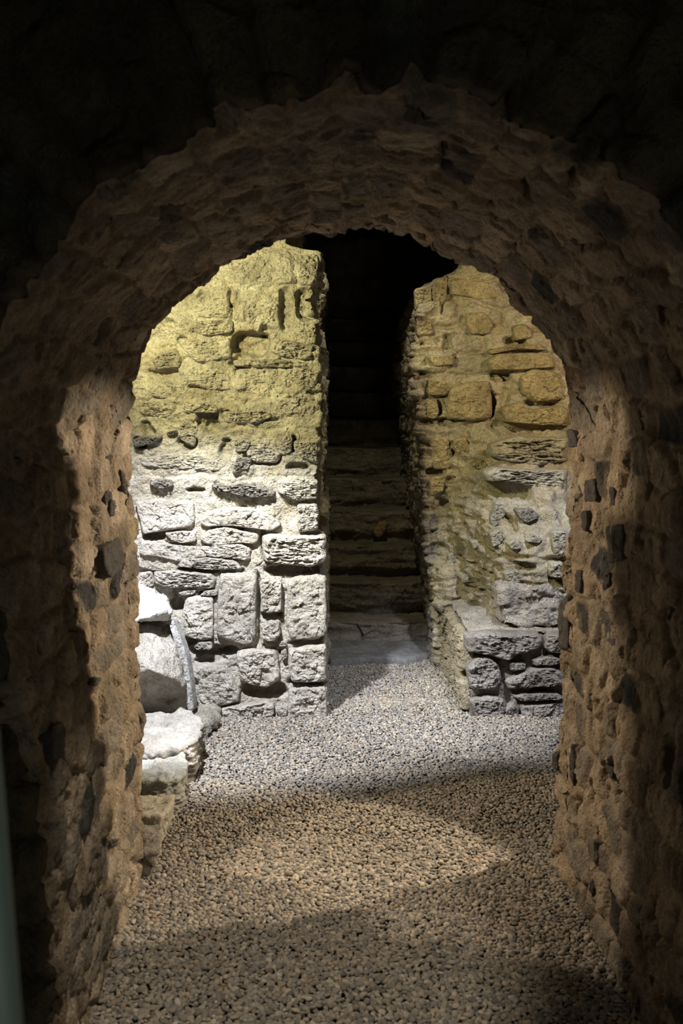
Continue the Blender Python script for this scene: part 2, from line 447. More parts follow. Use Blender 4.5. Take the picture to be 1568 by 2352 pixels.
for k, (fn, side, pts) in enumerate([
    (C8, 'l', [(690, 1640), (750, 1600), (800, 1570), (830, 1700), (820, 1780), (740, 1850), (695, 1760)]),
    (C8, 'l', [(705, 990), (750, 1020), (748, 1095), (715, 1070)]),
    (C8, 'l', [(700, 1240), (742, 1262), (733, 1380), (700, 1345)]),
    (C8, 'l', [(745, 1310), (782, 1330), (762, 1430), (735, 1425)]),
    (C8, 'l', [(808, 1105), (840, 1180), (850, 1290), (820, 1250)]),
    (C8, 'l', [(810, 1650), (835, 1680), (830, 1760), (812, 1740)]),
    (C6, 'l', [(560, 205), (580, 150), (640, 155), (600, 210)]),
    (C6, 'l', [(640, 560), (680, 600), (670, 720), (640, 700)]),
    (C6, 'l', [(560, 1230), (620, 1200), (640, 1330), (590, 1480), (530, 1560), (540, 1380)]),
    (C6, 'l', [(690, 1180), (735, 1175), (725, 1225), (695, 1230)]),
    (C6, 'l', [(440, 1450), (480, 1480), (490, 1640), (500, 1760), (450, 1620)]),
    (C6, 'l', [(320, 480), (395, 430), (405, 740), (345, 730), (318, 760)]),  # black hole in the jamb, its shade painted as a dark piece
    (C9, 'r', [(455, 1420), (505, 1410), (520, 1530), (462, 1540)]),
    (C9, 'r', [(415, 1500), (440, 1400), (447, 1500), (440, 1530)]),
    (C9, 'r', [(580, 1662), (665, 1655), (665, 1840), (582, 1872)]),
    (C9, 'r', [(510, 2110), (570, 2130), (640, 2200), (662, 2330), (600, 2330), (545, 2240)]),
    (C9, 'r', [(410, 1900), (440, 1905), (436, 2030), (408, 2020)]),
    (C9, 'r', [(562, 1920), (592, 1910), (590, 1990), (560, 2030)]),
    (C9, 'r', [(318, 2080), (365, 2030), (368, 2330), (318, 2330)]),
    (C9, 'r', [(362, 1140), (398, 1150), (420, 1235), (372, 1242)]),
    (C9, 'r', [(595, 1440), (618, 1470), (625, 1560), (592, 1540)]),
    (C9, 'r', [(440, 1585), (470, 1580), (470, 1700), (445, 1690)]),
    (C9, 'r', [(445, 950), (485, 940), (485, 975), (450, 985)]),
    (C9, 'r', [(500, 800), (640, 790), (660, 1050), (560, 1060), (505, 950)]),
    (C7, 'r', [(470, 640), (500, 620), (500, 750), (475, 720)]),
    (C7, 'r', [(810, 700), (850, 740), (855, 800), (830, 770)]),
    (C7, 'r', [(720, 1420), (735, 1500), (725, 1560), (712, 1500)]),
    (C7, 'r', [(590, 560), (610, 700), (605, 860), (580, 740)]),
]):
    jamb_stone(fn(pts), side, 100 + k, color=(.10, .092, .088) if k not in (8, 10, 7) else (.2, .165, .13), prot=.006)


def carve(fl, nf, pits, Y):
    """hollows where stones have dropped out of the wall"""
    out = np.zeros(len(fl)); ok = np.abs(nf[:, 0]) < .8
    wx = .012 * fbm(fl, 14, 3, 555); wz = .012 * fbm(fl + 9, 14, 3, 556)
    for (cf, x0, y0, x1, y1, dep) in pits:
        (a0, b0), (a1, b1) = cf([(x0, y0), (x1, y1)])
        p0, p1 = at_y(a0, b0, Y), at_y(a1, b1, Y)
        cx, cz = (p0[0] + p1[0]) / 2, (p0[2] + p1[2]) / 2; rx_, rz_ = abs(p1[0] - p0[0]) / 2, abs(p1[2] - p0[2]) / 2
        q_ = (np.abs((fl[:, 0] + wx - cx) / rx_) ** 2.6 + np.abs((fl[:, 2] + wz - cz) / rz_) ** 2.6)
        out = np.maximum(out, dep * (1 - smooth(q_, .55, 1.25)))
    return out * ok

# ================================================================ FAR CHAMBER: left part of the back wall
YB = float(at_z(750, 1645, 0)[1])
print('YB', YB, 'xl,xr', xl, xr, 'lb', lb, rb, at_z(345, 2000, 0), at_z(1260, 1960, 0))
def xat(px, Y, py=1200): return float(at_y(px, py, Y)[0])
edge_px = [(480, 650), (560, 660), (571, 684), (578, 726), (590, 731), (640, 729), (660, 716), (720, 712), (735, 724), (790, 727), (800, 736), (860, 731), (900, 729), (920, 733), (960, 732), (975, 728), (1010, 731), (1080, 726), (1140, 730), (1190, 729), (1215, 735), (1226, 750), (1290, 751), (1300, 735), (1318, 742), (1330, 751), (1480, 750), (1640, 751)]
ez = np.array([at_y(x, y, YB)[2] for y, x in edge_px]); ex = np.array([at_y(x, y, YB)[0] for y, x in edge_px])
o_ = np.argsort(ez); ez, ex = ez[o_], ex[o_]
ZT = 2.95
nx_, nside, nz = 300, 90, 460
zz = np.linspace(-.06, ZT, nz)
xe = np.interp(zz, ez, ex) - .012
G = np.zeros((nz, nx_ + nside, 3)); 
tx = np.r_[np.linspace(0, .45, 60, endpoint=False), np.linspace(.45, 1, nx_ - 60)]
for i, z in enumerate(zz):
    G[i, :nx_, 0] = -2.3 + (xe[i] + 2.3) * tx; G[i, :nx_, 1] = YB
    ys = YB + (9.6 - YB) * (np.linspace(0, 1, nside + 1)[1:] ** 1.6)
    G[i, nx_:, 0] = xe[i] + np.minimum(0, -(ys - YB) * .0); G[i, nx_:, 1] = ys
    G[i, :, 2] = z
nr = np.zeros_like(G); nr[:, :nx_, 1] = -1; nr[:, nx_:, 0] = 1
cs = np.clip(np.arange(nx_ + nside) - nx_ + 2, 0, 4) / 4.0
nr[:, :, 0] = cs; nr[:, :, 1] = -(1 - cs); nr /= np.linalg.norm(nr, axis=2, keepdims=True)
fl = G.reshape(-1, 3); nf = nr.reshape(-1, 3)
gap, R, Lc = masonry(np.where(nf[:, 0] > .5, fl[:, 1], fl[:, 0]), fl[:, 2], .24, .12, 9)
sm = smooth(gap, .02, .2)
lowz = 1 - smooth(fl[:, 2], 1.0, 1.3)
untraced = 1 - smooth(fl[:, 0], -1.15, -1.02) * (nf[:, 0] < .5)
h = -.014 * lowz + .004 * (1 - lowz)
h = h + sm * (.02 + .03 * R[0]) * (untraced + (1 - lowz) * .25 * (1 - untraced))
h += (.010 + .008 * (1 - lowz)) * fbm(fl, 5, 5, 3) + .010 * facets(fl, 10, 3) + .006 * facets(fl * np.array([1, 1, 1.6]), 24, 5) + .006 * fbm(fl, 35, 3, 6)
h += .03 * (1 - lowz) * fbm(fl * np.array([.7, 1, 1.5]), 6, 3, 33, ridged=True) * .6
h -= .05 * smooth(fbm(fl * np.array([1, 1, 1.5]), 7, 3, 70), .42, .7)
h -= .025 * smooth(nf[:, 0], .3, .8)
h -= carve(fl, nf, [(C2, 780, 690, 1070, 870, .11), (C2, 590, 1320, 710, 1430, .07), (C2, 400, 1440, 550, 1540, .06), (C2, 700, 1500, 800, 1610, .05), (C2, 1215, 1440, 1260, 1570, .07),
    (C2, 1130, 380, 1240, 700, .05), (C2, 1240, 380, 1400, 620, .06), (C2, 80, 1460, 180, 1540, .08), (C2, 460, 1820, 600, 1850, .05), (C2, 960, 210, 1130, 240, .02), (C2, 770, 380, 810, 610, .03),
    (C2, 880, 480, 900, 640, .02), (C2, 600, 60, 720, 130, .02), (C2, 400, 730, 480, 780, .04), (C2, 180, 960, 420, 1010, .04), (C2, 470, 1070, 640, 1110, .04), (C2, 1180, 1640, 1340, 1700, .05),
    (C2, 1320, 1110, 1430, 1150, .05), (C2, 980, 1320, 1130, 1350, .03), (C2, 540, 1240, 700, 1400, .05), (C2, 860, 1560, 1150, 1660, .04),
    (C1, 1030, 465, 1480, 545, .07), (C1, 480, 1040, 830, 1130, .09), (C1, 850, 1310, 1190, 1430, .09), (C1, 990, 800, 1160, 870, .08), (C1, 140, 215, 320, 295, .07), (C1, 340, 700, 450, 810, .08),
    (C1, 400, 480, 700, 520, .05), (C1, 550, 660, 700, 700, .05), (C1, 960, 520, 1000, 1040, .04), (C1, 990, 210, 1050, 440, .05), (C1, 1140, 560, 1195, 1010, .012), (C1, 420, 960, 540, 1060, .06),
    (C1, 520, 1120, 760, 1180, .05), (C1, 690, 1590, 850, 1640, .06), (C1, 1190, 1290, 1480, 1340, .05), (C1, 1190, 1000, 1480, 1040, .03), (C1, 1130, 1080, 1195, 1130, .05)], YB)
V = fl + nf * h[:, None]
mort = np.array((.52, .50, .45)); stn = np.array([PALE, PALE2, (.48, .44, .37), (.40, .38, .34)])
k = (R[1] * 3.999).astype(int)
c = mort * (1 - .6 * sm[:, None]) + stn[k] * .6 * sm[:, None]
oc = smooth(fbm(fl, 6, 4, 50), .05, .5)[:, None] * .4
c = c * (1 - oc) + np.array(OCHRE) * oc
wbl = finish('wall_back_left', V, grid_faces(nx_ + nside, nz), M_WALL, c, None, kind='structure')

stones_low = [
    ([(95, 5), (300, -20), (520, 0), (530, 150), (500, 185), (380, 205), (150, 240), (125, 120)], .045),
    ([(560, 160), (600, 80), (720, 45), (900, 45), (1030, 80), (1130, 140), (1145, 180), (1080, 215), (960, 200), (800, 180), (690, 180), (600, 185)], .05),
    ([(305, 230), (420, 215), (530, 220), (540, 290), (440, 305), (360, 285)], .04),
    ([(560, 270), (620, 210), (740, 180), (850, 210), (985, 240), (975, 310), (850, 300), (700, 320), (600, 310)], .045),
    ([(1010, 260), (1060, 235), (1200, 245), (1470, 240), (1478, 430), (1350, 470), (1180, 455), (1020, 430)], .085),
    ([(125, 290), (330, 310), (560, 330), (620, 400), (420, 440), (250, 400), (130, 390)], .03),
    ([(560, 330), (700, 310), (850, 305), (930, 340), (925, 430), (760, 410), (620, 400)], .035),
    ([(430, 410), (700, 405), (820, 430), (870, 490), (640, 495), (400, 470)], .045),
    ([(120, 430), (240, 460), (330, 500), (220, 500), (120, 470)], .03),
    ([(230, 500), (420, 500), (650, 520), (680, 570), (660, 630), (500, 620), (350, 630), (230, 590)], .055),
    ([(120, 520), (220, 500), (240, 600), (180, 640), (115, 590)], .035),
    ([(560, 680), (600, 640), (690, 640), (690, 680)], .04),
    ([(400, 660), (480, 640), (540, 640), (520, 670), (430, 680)], .03),
    ([(460, 700), (540, 680), (660, 690), (660, 990), (590, 1005), (480, 985), (415, 960), (435, 820)], .045),
    ([(705, 515), (960, 520), (975, 540), (965, 1020), (900, 1035), (760, 1010), (680, 960), (690, 720)], .06),
    ([(995, 570), (1060, 555), (1150, 575), (1150, 800), (1020, 810), (1000, 700)], .045),
    ([(1195, 560), (1400, 520), (1470, 540), (1478, 960), (1400, 990), (1220, 1005), (1180, 900), (1190, 700)], .06),
    ([(1010, 920), (1060, 860), (1130, 870), (1150, 960), (1100, 1010), (1010, 1000)], .06),
    ([(520, 1050), (560, 1010), (650, 1010), (655, 1065), (540, 1070)], .04),
    ([(820, 1090), (900, 1060), (1110, 1070), (1130, 1150), (1135, 1280), (1060, 1340), (960, 1330), (850, 1290), (835, 1180)], .06),
    ([(500, 1190), (600, 1170), (730, 1180), (790, 1250), (855, 1380), (840, 1440), (700, 1480), (560, 1500), (530, 1400), (500, 1300)], .05),
    ([(1200, 1070), (1320, 1040), (1470, 1030), (1475, 1290), (1400, 1305), (1220, 1300), (1195, 1200)], .06),
    ([(1200, 1350), (1330, 1330), (1470, 1330), (1480, 1560), (1350, 1580), (1190, 1570), (1195, 1450)], .05),
    ([(670, 1500), (800, 1470), (960, 1450), (1060, 1430), (1100, 1470), (1100, 1540), (960, 1550), (820, 1580), (730, 1600), (690, 1570)], .06),
    ([(840, 1590), (960, 1560), (1100, 1550), (1170, 1590), (1160, 1640), (850, 1650)], .05),
    ([(1100, 1490), (1150, 1465), (1195, 1490), (1190, 1550), (1130, 1545)], .05),
    ([(540, 1530), (640, 1510), (690, 1560), (700, 1610), (600, 1620), (550, 1590)], .04),
    ([(1140, 1090), (1180, 1060), (1195, 1120), (1160, 1150)], .04),
    ([(1140, 1010), (1180, 1010), (1190, 1040), (1130, 1050)], .02),
    ([(380, 1110), (440, 1100), (500, 1120), (480, 1180), (400, 1170)], .03),
]
for k, (pts, pr) in enumerate(stones_low):
    W3 = [at_y(x, y, YB) for x, y in C1(pts)]
    f = .88 + .2 * rs.rand()
    stone('stone_block', W3, (0, -1, 0), pr * .6, M_WALL, np.array(PALE) * f, wbl, 300 + k, round_=7 if k in (4, 14, 16, 13) else 4.5, rough=.6, strata=1.0 if k in (4, 6, 7, 9) else .25)
stones_up = [
    ([(480, 580), (520, 470), (640, 380), (780, 365), (775, 560), (760, 598), (600, 600)], .035),
    ([(985, 480), (1105, 470), (1130, 500), (1120, 620), (1010, 650), (988, 600)], .03),
    ([(885, 510), (960, 470), (978, 590), (950, 640), (880, 600)], .025),
    ([(740, 290), (920, 150), (1170, 100), (1255, 160), (1260, 350), (1060, 380), (820, 360)], .03),
    ([(1270, 150), (1400, 135), (1420, 180), (1410, 330), (1370, 370), (1270, 360)], .05),
    ([(1240, 625), (1390, 620), (1400, 790), (1330, 790), (1230, 720)], .03),
    ([(1090, 740), (1220, 760), (1430, 800), (1435, 880), (1300, 910), (1150, 880), (1060, 830)], .055),
    ([(800, 900), (1100, 890), (1400, 925), (1390, 945), (1160, 955), (800, 945)], .04),
    ([(1155, 960), (1390, 945), (1420, 1000), (1410, 1110), (1250, 1140), (1150, 1100)], .035),
    ([(820, 970), (960, 950), (1140, 965), (1145, 1090), (1000, 1120), (810, 1120)], .025),
    ([(450, 960), (640, 950), (800, 970), (790, 1110), (620, 1120), (460, 1050)], .03),
    ([(370, 640), (520, 620), (800, 610), (800, 700), (620, 730), (420, 690)], .04),
    ([(400, 745), (780, 740), (790, 890), (560, 930), (440, 850)], .04),
    ([(210, 900), (310, 830), (400, 810), (440, 900), (420, 960), (250, 970)], .035),
    ([(190, 1050), (440, 1040), (450, 1170), (300, 1180), (180, 1150)], .02),
    ([(1090, 1130), (1330, 1130), (1420, 1180), (1430, 1250), (1330, 1330), (1100, 1280)], .03),
    ([(420, 1215), (650, 1200), (700, 1250), (680, 1280), (440, 1280)], .035),
    ([(720, 1270), (1080, 1260), (1090, 1300), (980, 1360), (740, 1350)], .035),
    ([(120, 1200), (400, 1200), (405, 1290), (320, 1320), (130, 1290)], .03),
    ([(800, 1500), (860, 1460), (940, 1480), (900, 1560), (820, 1560)], .045),
    ([(795, 1700), (830, 1590), (940, 1605), (925, 1680), (800, 1720)], .05),
    ([(900, 1500), (1000, 1450), (1100, 1460), (1160, 1560), (1120, 1640), (960, 1640), (890, 1580)], .03),
    ([(1130, 1500), (1180, 1430), (1230, 1450), (1220, 1570), (1160, 1580)], .04),
    ([(1235, 1480), (1400, 1480), (1420, 1650), (1300, 1610), (1240, 1550)], .045),
    ([(200, 1780), (260, 1750), (370, 1760), (380, 1810), (280, 1830), (210, 1800)], .05),
    ([(640, 1790), (780, 1800), (880, 1780), (1100, 1840), (1105, 1880), (900, 1890), (780, 1850), (660, 1840)], .06),
    ([(1110, 1760), (1300, 1740), (1410, 1760), (1410, 1900), (1250, 1910), (1120, 1850)], .045),
    ([(1260, 1935), (1400, 1930), (1425, 2000), (1410, 2120), (1270, 2140)], .055),
    ([(80, 1470), (160, 1440), (310, 1450), (230, 1500), (100, 1530)], .07),
    ([(320, 1420), (400, 1400), (410, 1430), (340, 1445)], .05),
    ([(410, 1320), (520, 1300), (560, 1400), (520, 1530), (420, 1470)], .03),
    ([(130, 1600), (400, 1560), (640, 1600), (760, 1650), (700, 1700), (300, 1680), (140, 1660)], .03),
]
for k, (pts, pr) in enumerate(stones_up):
    W3 = [at_y(x, y, YB) for x, y in C2(pts)]
    f = .85 + .2 * rs.rand()
    cc = np.array(PALE2 if k in (20, 24, 25, 28, 29) else PALE) * f * (.6 if k in (20, 24, 25, 28, 29) else 1)
    stone('stone_block', W3, (0, -1, 0), pr * .75, M_WALL, cc, wbl, 400 + k, round_=3.5, rough=.8, strata=.6)

# ================================================================ FAR CHAMBER: right part of the back wall
YR = 6.2
XR_S = .575                                                   # stair side wall
red = [(500, 1140), (570, 1120), (618, 1070), (632, 1030), (645, 1000), (656, 988), (690, 975), (760, 965), (840, 955), (900, 962), (960, 968), (1050, 975), (1150, 978), (1250, 985), (1350, 998), (1500, 1010)]
rz = np.array([at_y(x, y, YR)[2] for y, x in red]); rx = np.array([at_y(x, y, YR)[0] for y, x in red]); o_ = np.argsort(rz); rz, rx = rz[o_], rx[o_]
nside, nx_ = 130, 280
zz = np.linspace(-.06, ZT, nz)
G = np.zeros((nz, nside + nx_, 3)); nr = np.zeros_like(G)
for i, z in enumerate(zz):
    x0 = np.interp(z, rz, rx)
    ys = 9.6 - (9.6 - YR) * (1 - (1 - np.linspace(0, 1, nside + 1)[:-1]) ** 1.5)
    G[i, :nside, 0] = x0 + .03 * (ys - YR) * 0; G[i, :nside, 1] = ys
    tx = np.linspace(0, 1, nx_) ** 1.2
    xs = x0 + (2.75 - x0) * tx
    G[i, nside:, 0] = xs
    zf = float(z)
    def s1(x, a_, b_): t_ = min(max((x - a_) / (b_ - a_), 0), 1); return t_ * t_ * (3 - 2 * t_)
    lower = .66 * (1 - s1(zf, .75, 1.5))
    front = smooth(xs, .58 + .12 * (1 - s1(zf, .4, .9)), .90)
    bulge = lower * front + .10 * (1 - s1(zf, 1.2, 2.3)) * smooth(xs, .6, 1.1) + .12 * (1 - s1(zf, .42, .85)) * smooth(xs, .5, .62) * (1 - front)
    if zf < .38: bulge = bulge * 0
    G[i, nside:, 1] = YR - bulge
    G[i, :, 2] = z
nr[:, :nside, 0] = -1
nr[:, nside:] = grid_normals(G)[:, nside:]
s_ = nr[:, nside:, 1].mean(); nr[:, nside:] *= (1 if s_ < 0 else -1)
fl = G.reshape(-1, 3); nf = nr.reshape(-1, 3)
gap, R, Lc = masonry(np.where(np.abs(nf[:, 0]) > .9, fl[:, 1], fl[:, 0]), fl[:, 2], .25, .13, 19)
sm = smooth(gap, .02, .22)
h = sm * (.012 + .022 * R[0]) + .022 * fbm(fl, 4.5, 5, 13) + .018 * facets(fl, 8, 23) + .010 * facets(fl * np.array([1, 1, 2]), 20, 25) + .007 * fbm(fl, 35, 3, 26)
h += .02 * fbm(fl * np.array([.7, .7, 2.2]), 6, 4, 43, ridged=True)
h -= .06 * smooth(fbm(fl * np.array([1, 1, 1.5]), 6, 3, 170), .42, .7)
h -= carve(fl, nf, [(C3, 760, 845, 900, 930, .12), (C3, 700, 1000, 790, 1210, .10), (C3, 850, 1240, 1290, 1320, .09), (C3, 370, 1205, 500, 1250, .05), (C3, 160, 845, 310, 880, .05), (C3, 270, 1580, 400, 1640, .08),
    (C3, 650, 1650, 960, 1750, .09), (C3, 850, 590, 1010, 650, .08), (C3, 230, 1210, 330, 1250, .06), (C3, 330, 1050, 400, 1180, .05), (C3, 1000, 1060, 1240, 1110, .07), (C3, 690, 1440, 850, 1480, .04),
    (C3, 560, 1500, 660, 1560, .05), (C3, 430, 1640, 560, 1700, .04), (C3, 400, 560, 470, 720, .04), (C3, 380, 240, 410, 420, .03), (C3, 1150, 1680, 1260, 1720, .05),
    (C4, 760, 350, 930, 410, .08), (C4, 640, 200, 740, 280, .05), (C4, 880, 60, 1050, 150, .03), (C4, 720, 60, 830, 190, .05), (C4, 290, 350, 450, 500, .05), (C4, 600, 420, 700, 560, .06), (C4, 1120, 545, 1250, 640, .10)], 5.9)
V = fl + nf * h[:, None]
c = np.array((.46, .41, .33)) * (1 - .6 * sm[:, None]) + stn[(R[1] * 3.999).astype(int)] * .6 * sm[:, None]
oc = smooth(fbm(fl, 6, 4, 150), .0, .5)[:, None] * .5
c = c * (1 - oc) + np.array((.44, .36, .23)) * oc
wbr = finish('wall_back_right', V, grid_faces(nside + nx_, nz), M_WALL, c, None, kind='structure')
bw = bvh(wbr)
stones_r = [
    ([(670, 790), (740, 730), (1020, 720), (1150, 750), (1175, 830), (900, 850), (700, 850)], .07),
    ([(410, 980), (560, 930), (690, 920), (715, 1050), (720, 1190), (620, 1215), (390, 1200), (400, 1050)], .06),
    ([(690, 870), (760, 880), (800, 920), (740, 1000), (695, 950)], .05),
    ([(910, 890), (1000, 830), (1160, 850), (1215, 940), (1225, 1060), (1020, 1080), (920, 1020)], .07),
    ([(780, 1110), (900, 1080), (1000, 1130), (1220, 1100), (1275, 1150), (1265, 1250), (950, 1240), (790, 1220)], .065),
    ([(530, 440), (660, 430), (730, 520), (700, 590), (570, 590), (530, 520)], .03),
    ([(410, 200), (500, 190), (700, 220), (800, 330), (640, 340), (420, 300)], .03),
    ([(300, 190), (400, 170), (390, 350), (330, 410), (280, 320)], .03),
    ([(240, 750), (440, 740), (440, 810), (300, 820)], .03),
    ([(660, 1640), (640, 1580), (720, 1540), (1000, 1560), (1260, 1560), (1250, 1680), (1000, 1690), (850, 1640)], .08),
    ([(700, 1380), (900, 1320), (1260, 1340), (1260, 1500), (1020, 1540), (800, 1500), (690, 1460)], .05),
    ([(250, 1060), (320, 1050), (340, 1150), (310, 1200), (250, 1190)], .03),
    ([(860, 540), (940, 510), (1000, 580), (1000, 620), (870, 640)], .05),
    ([(440, 1340), (530, 1330), (560, 1420), (500, 1480), (440, 1420)], .03),
    ([(680, 710), (860, 660), (1050, 660), (1110, 705), (900, 700), (700, 735)], .06),
    ([(265, 1640), (380, 1640), (370, 1720), (270, 1750)], .03),
    ([(740, 1810), (830, 1840), (800, 1900), (720, 1990), (700, 1930)], .04),
    ([(260, 1330), (400, 1330), (440, 1460), (420, 1560), (300, 1560)], .025),
    ([(260, 900), (400, 940), (440, 970), (390, 1030), (260, 1030)], .025),
    ([(560, 1530), (640, 1480), (700, 1540), (640, 1570)], .03),
    ([(160, 260), (280, 240), (290, 400), (170, 420)], .02),
    ([(170, 450), (280, 430), (290, 590), (180, 600)], .02),
]
def wall_stone(pts, pr, seed, color, b=None, parent=None, n=(0, -1, 0), **kw):
    cx, cy = np.mean([p[0] for p in pts]), np.mean([p[1] for p in pts])
    hs_ = [hit(b, cx + a, cy + d) for a, d in ((0, 0), (12, 0), (-12, 0), (0, 10), (0, -10))]
    c = np.median([x for x in hs_ if x is not None], axis=0)
    c = c + np.array(n) * .0
    return stone('stone_block', [at_plane(x, y, c, n) for x, y in pts], n, pr, M_WALL, color, parent, seed, **kw)
for k, (pts, pr) in enumerate(stones_r):
    wall_stone(C3(pts), pr, 500 + k, np.array(OCHRE if k not in (9, 10, 16) else PALE2) * (.95 + .2 * rs.rand()), bw, wbr, rough=.45, round_=4.5, strata=2.0 if k in (9, 10, 14) else .4, back=.09)
for k, (pts, pr) in enumerate([
    ([(880, 60), (1000, 50), (1060, 110), (960, 160), (900, 120)], .06), ([(740, 0), (830, -10), (800, 110), (730, 180), (715, 90)], .05),
    ([(1150, 210), (1240, 200), (1240, 400), (1160, 390), (1140, 300)], .05), ([(820, 300), (900, 270), (930, 340), (850, 350)], .04),
    ([(1120, 430), (1220, 430), (1260, 540), (1130, 545), (1110, 490)], .07), ([(1000, 230), (1080, 270), (1060, 300), (950, 290)], .04),
    ([(700, 230), (780, 200), (800, 290), (720, 340)], .03), ([(560, 290), (620, 280), (640, 340), (580, 340)], .03),
    ([(400, 390), (440, 370), (460, 440), (400, 450)], .03), ([(480, 540), (620, 500), (640, 570), (500, 590)], .03),
    ([(800, 510), (900, 490), (960, 540), (900, 590), (810, 580)], .04)]):
    wall_stone(C4(pts), pr, 540 + k, np.array(PALE if k != 0 else GREYS) * (.9 + .15 * rs.rand()), bw, wbr, rough=.5, round_=4, strata=.6, back=.09)

# ================================================================ low wall beside the stair foot
YW = YB
hz = .42
low = empty('low_stone_wall', (float(xat(1180, YW, 1640)), YW, 0), 'low grey rubble wall with a flat mortared top, right of the stair foot', 'low wall')
corner = [at_z(1072, 1642, 0), at_z(1012, 1500, 0)]
xa, xb = corner[0][0], corner[1][0]
n1, n2, n3 = 130, 70, 60
path = [(XR_S + .0, 6.75)]
pl = resample(np.array([[xb - .005, 6.7], [xa, YW + .02]]), n1 // 2)
pf = resample(np.array([[xa + .01, YW], [2.75, YW]]), n1 * 2)
pathv = np.vstack([pl, pf])
zs = np.linspace(-.06, hz, n2)
G = np.zeros((n2 + n3, len(pathv), 3)); nr = np.zeros_like(G)
for i, z in enumerate(zs):
    G[i, :, 0] = pathv[:, 0]; G[i, :, 1] = pathv[:, 1]; G[i, :, 2] = z
nr[:n2, :len(pl), 0] = -1; nr[:n2, len(pl):, 1] = -1
for i in range(n3):                                           # mortared top runs back into the wall behind
    tt = (i + 1) / n3
    G[n2 + i, :, 0] = pathv[:, 0] * (1 - tt) + np.maximum(pathv[:, 0], xb + .25) * tt
    G[n2 + i, :, 1] = pathv[:, 1] * (1 - tt) + np.maximum(pathv[:, 1], 6.75) * tt
    G[n2 + i, :, 2] = hz + .02 * tt
nr[n2:, :, 2] = 1
fl = G.reshape(-1, 3); nf = nr.reshape(-1, 3)
h = .018 * facets(fl, 9, 61) + .015 * fbm(fl, 7, 5, 62) + .006 * facets(fl, 25, 63)
h = np.where(nf[:, 2] > .5, h * .8, h - .03)
edgem = np.zeros((n2 + n3, len(pathv))); edgem[n2 - 2:n2 + 2] = -.012; h = h + edgem.ravel()
V = fl + nf * h[:, None]
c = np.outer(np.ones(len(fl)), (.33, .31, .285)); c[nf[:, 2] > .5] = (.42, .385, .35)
fc = grid_faces(len(pathv), n2 + n3)
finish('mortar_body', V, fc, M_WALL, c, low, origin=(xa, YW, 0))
for k, (pts, pr) in enumerate([
    ([(515, 960), (700, 940), (1050, 950), (1090, 990), (1060, 1060), (900, 1100), (840, 1150), (700, 1110), (530, 1080)], .075),
    ([(1105, 960), (1260, 940), (1270, 1090), (1130, 1090), (1085, 1050)], .06),
    ([(530, 1200), (600, 1120), (700, 1110), (770, 1180), (790, 1290), (740, 1360), (560, 1350)], .06),
    ([(830, 1160), (960, 1160), (960, 1210), (850, 1220)], .05),
    ([(810, 1290), (1000, 1200), (1150, 1190), (1240, 1240), (1230, 1320), (950, 1340), (830, 1350)], .07),
    ([(860, 1400), (960, 1375), (1180, 1375), (1240, 1420), (920, 1435)], .07),
    ([(555, 1430), (700, 1395), (800, 1420), (820, 1480), (800, 1570), (600, 1570)], .06),
    ([(800, 1490), (870, 1445), (915, 1490), (900, 1560), (830, 1560)], .06),
    ([(925, 1460), (1200, 1440), (1270, 1480), (1250, 1570), (920, 1570)], .06),
    ([(1000, 1140), (1150, 1110), (1240, 1150), (1160, 1180), (1010, 1180)], .05)]):
    W3 = [at_y(x, y, YW) for x, y in C4(pts)]
    stone('facing_stone', W3, (0, -1, 0), pr * .65, M_WALL, np.array((.30, .28, .27)) * (.9 + .2 * rs.rand()), low, 600 + k, rough=.5, round_=2.4, strata=.4)
# stones of the return face beside the gravel
for k, (y0, y1, z0, z1) in enumerate([(YW + .05, YW + .4, .22, .4), (YW + .42, YW + .9, .2, .4), (YW + .03, YW + .5, .02, .19), (YW + .52, YW + 1.1, .02, .18)]):
    xx = lambda y: xa + (xb - xa) * (y - YW) / (6.7 - YW)
    W3 = [(xx(y0), y0, z0), (xx(y1), y1, z0 + .01), (xx(y1), y1, z1 - .01), ((xx(y0) + xx(y1)) / 2, (y0 + y1) / 2, z1), (xx(y0), y0, z1 - .02)]
    stone('facing_stone', W3, (-1, 0, 0), .03, M_WALL, np.array((.36, .32, .24)) * (.9 + .2 * rs.rand()), low, 630 + k, rough=.8, round_=4, strata=1.0)

# square block standing on the low wall
Zp = C4([(775, 640), (800, 895), (1230, 915), (1230, 700), (1110, 640), (900, 625)])
Yb = 5.34
f = [at_y(x, y, Yb) for x, y in Zp]
for p_ in f: p_[2] = max(p_[2], hz + .015)
pts = [p_ for p_ in f] + [p_ + np.array([.01, .42, .01]) for p_ in f]
hull_rock('stone_block', pts, M_WALL, np.array((.44, .41, .40)), 71, amp=.02, bevel=.014, label='pitted squared grey block sitting on the low wall against the rubble', cat='stone block')

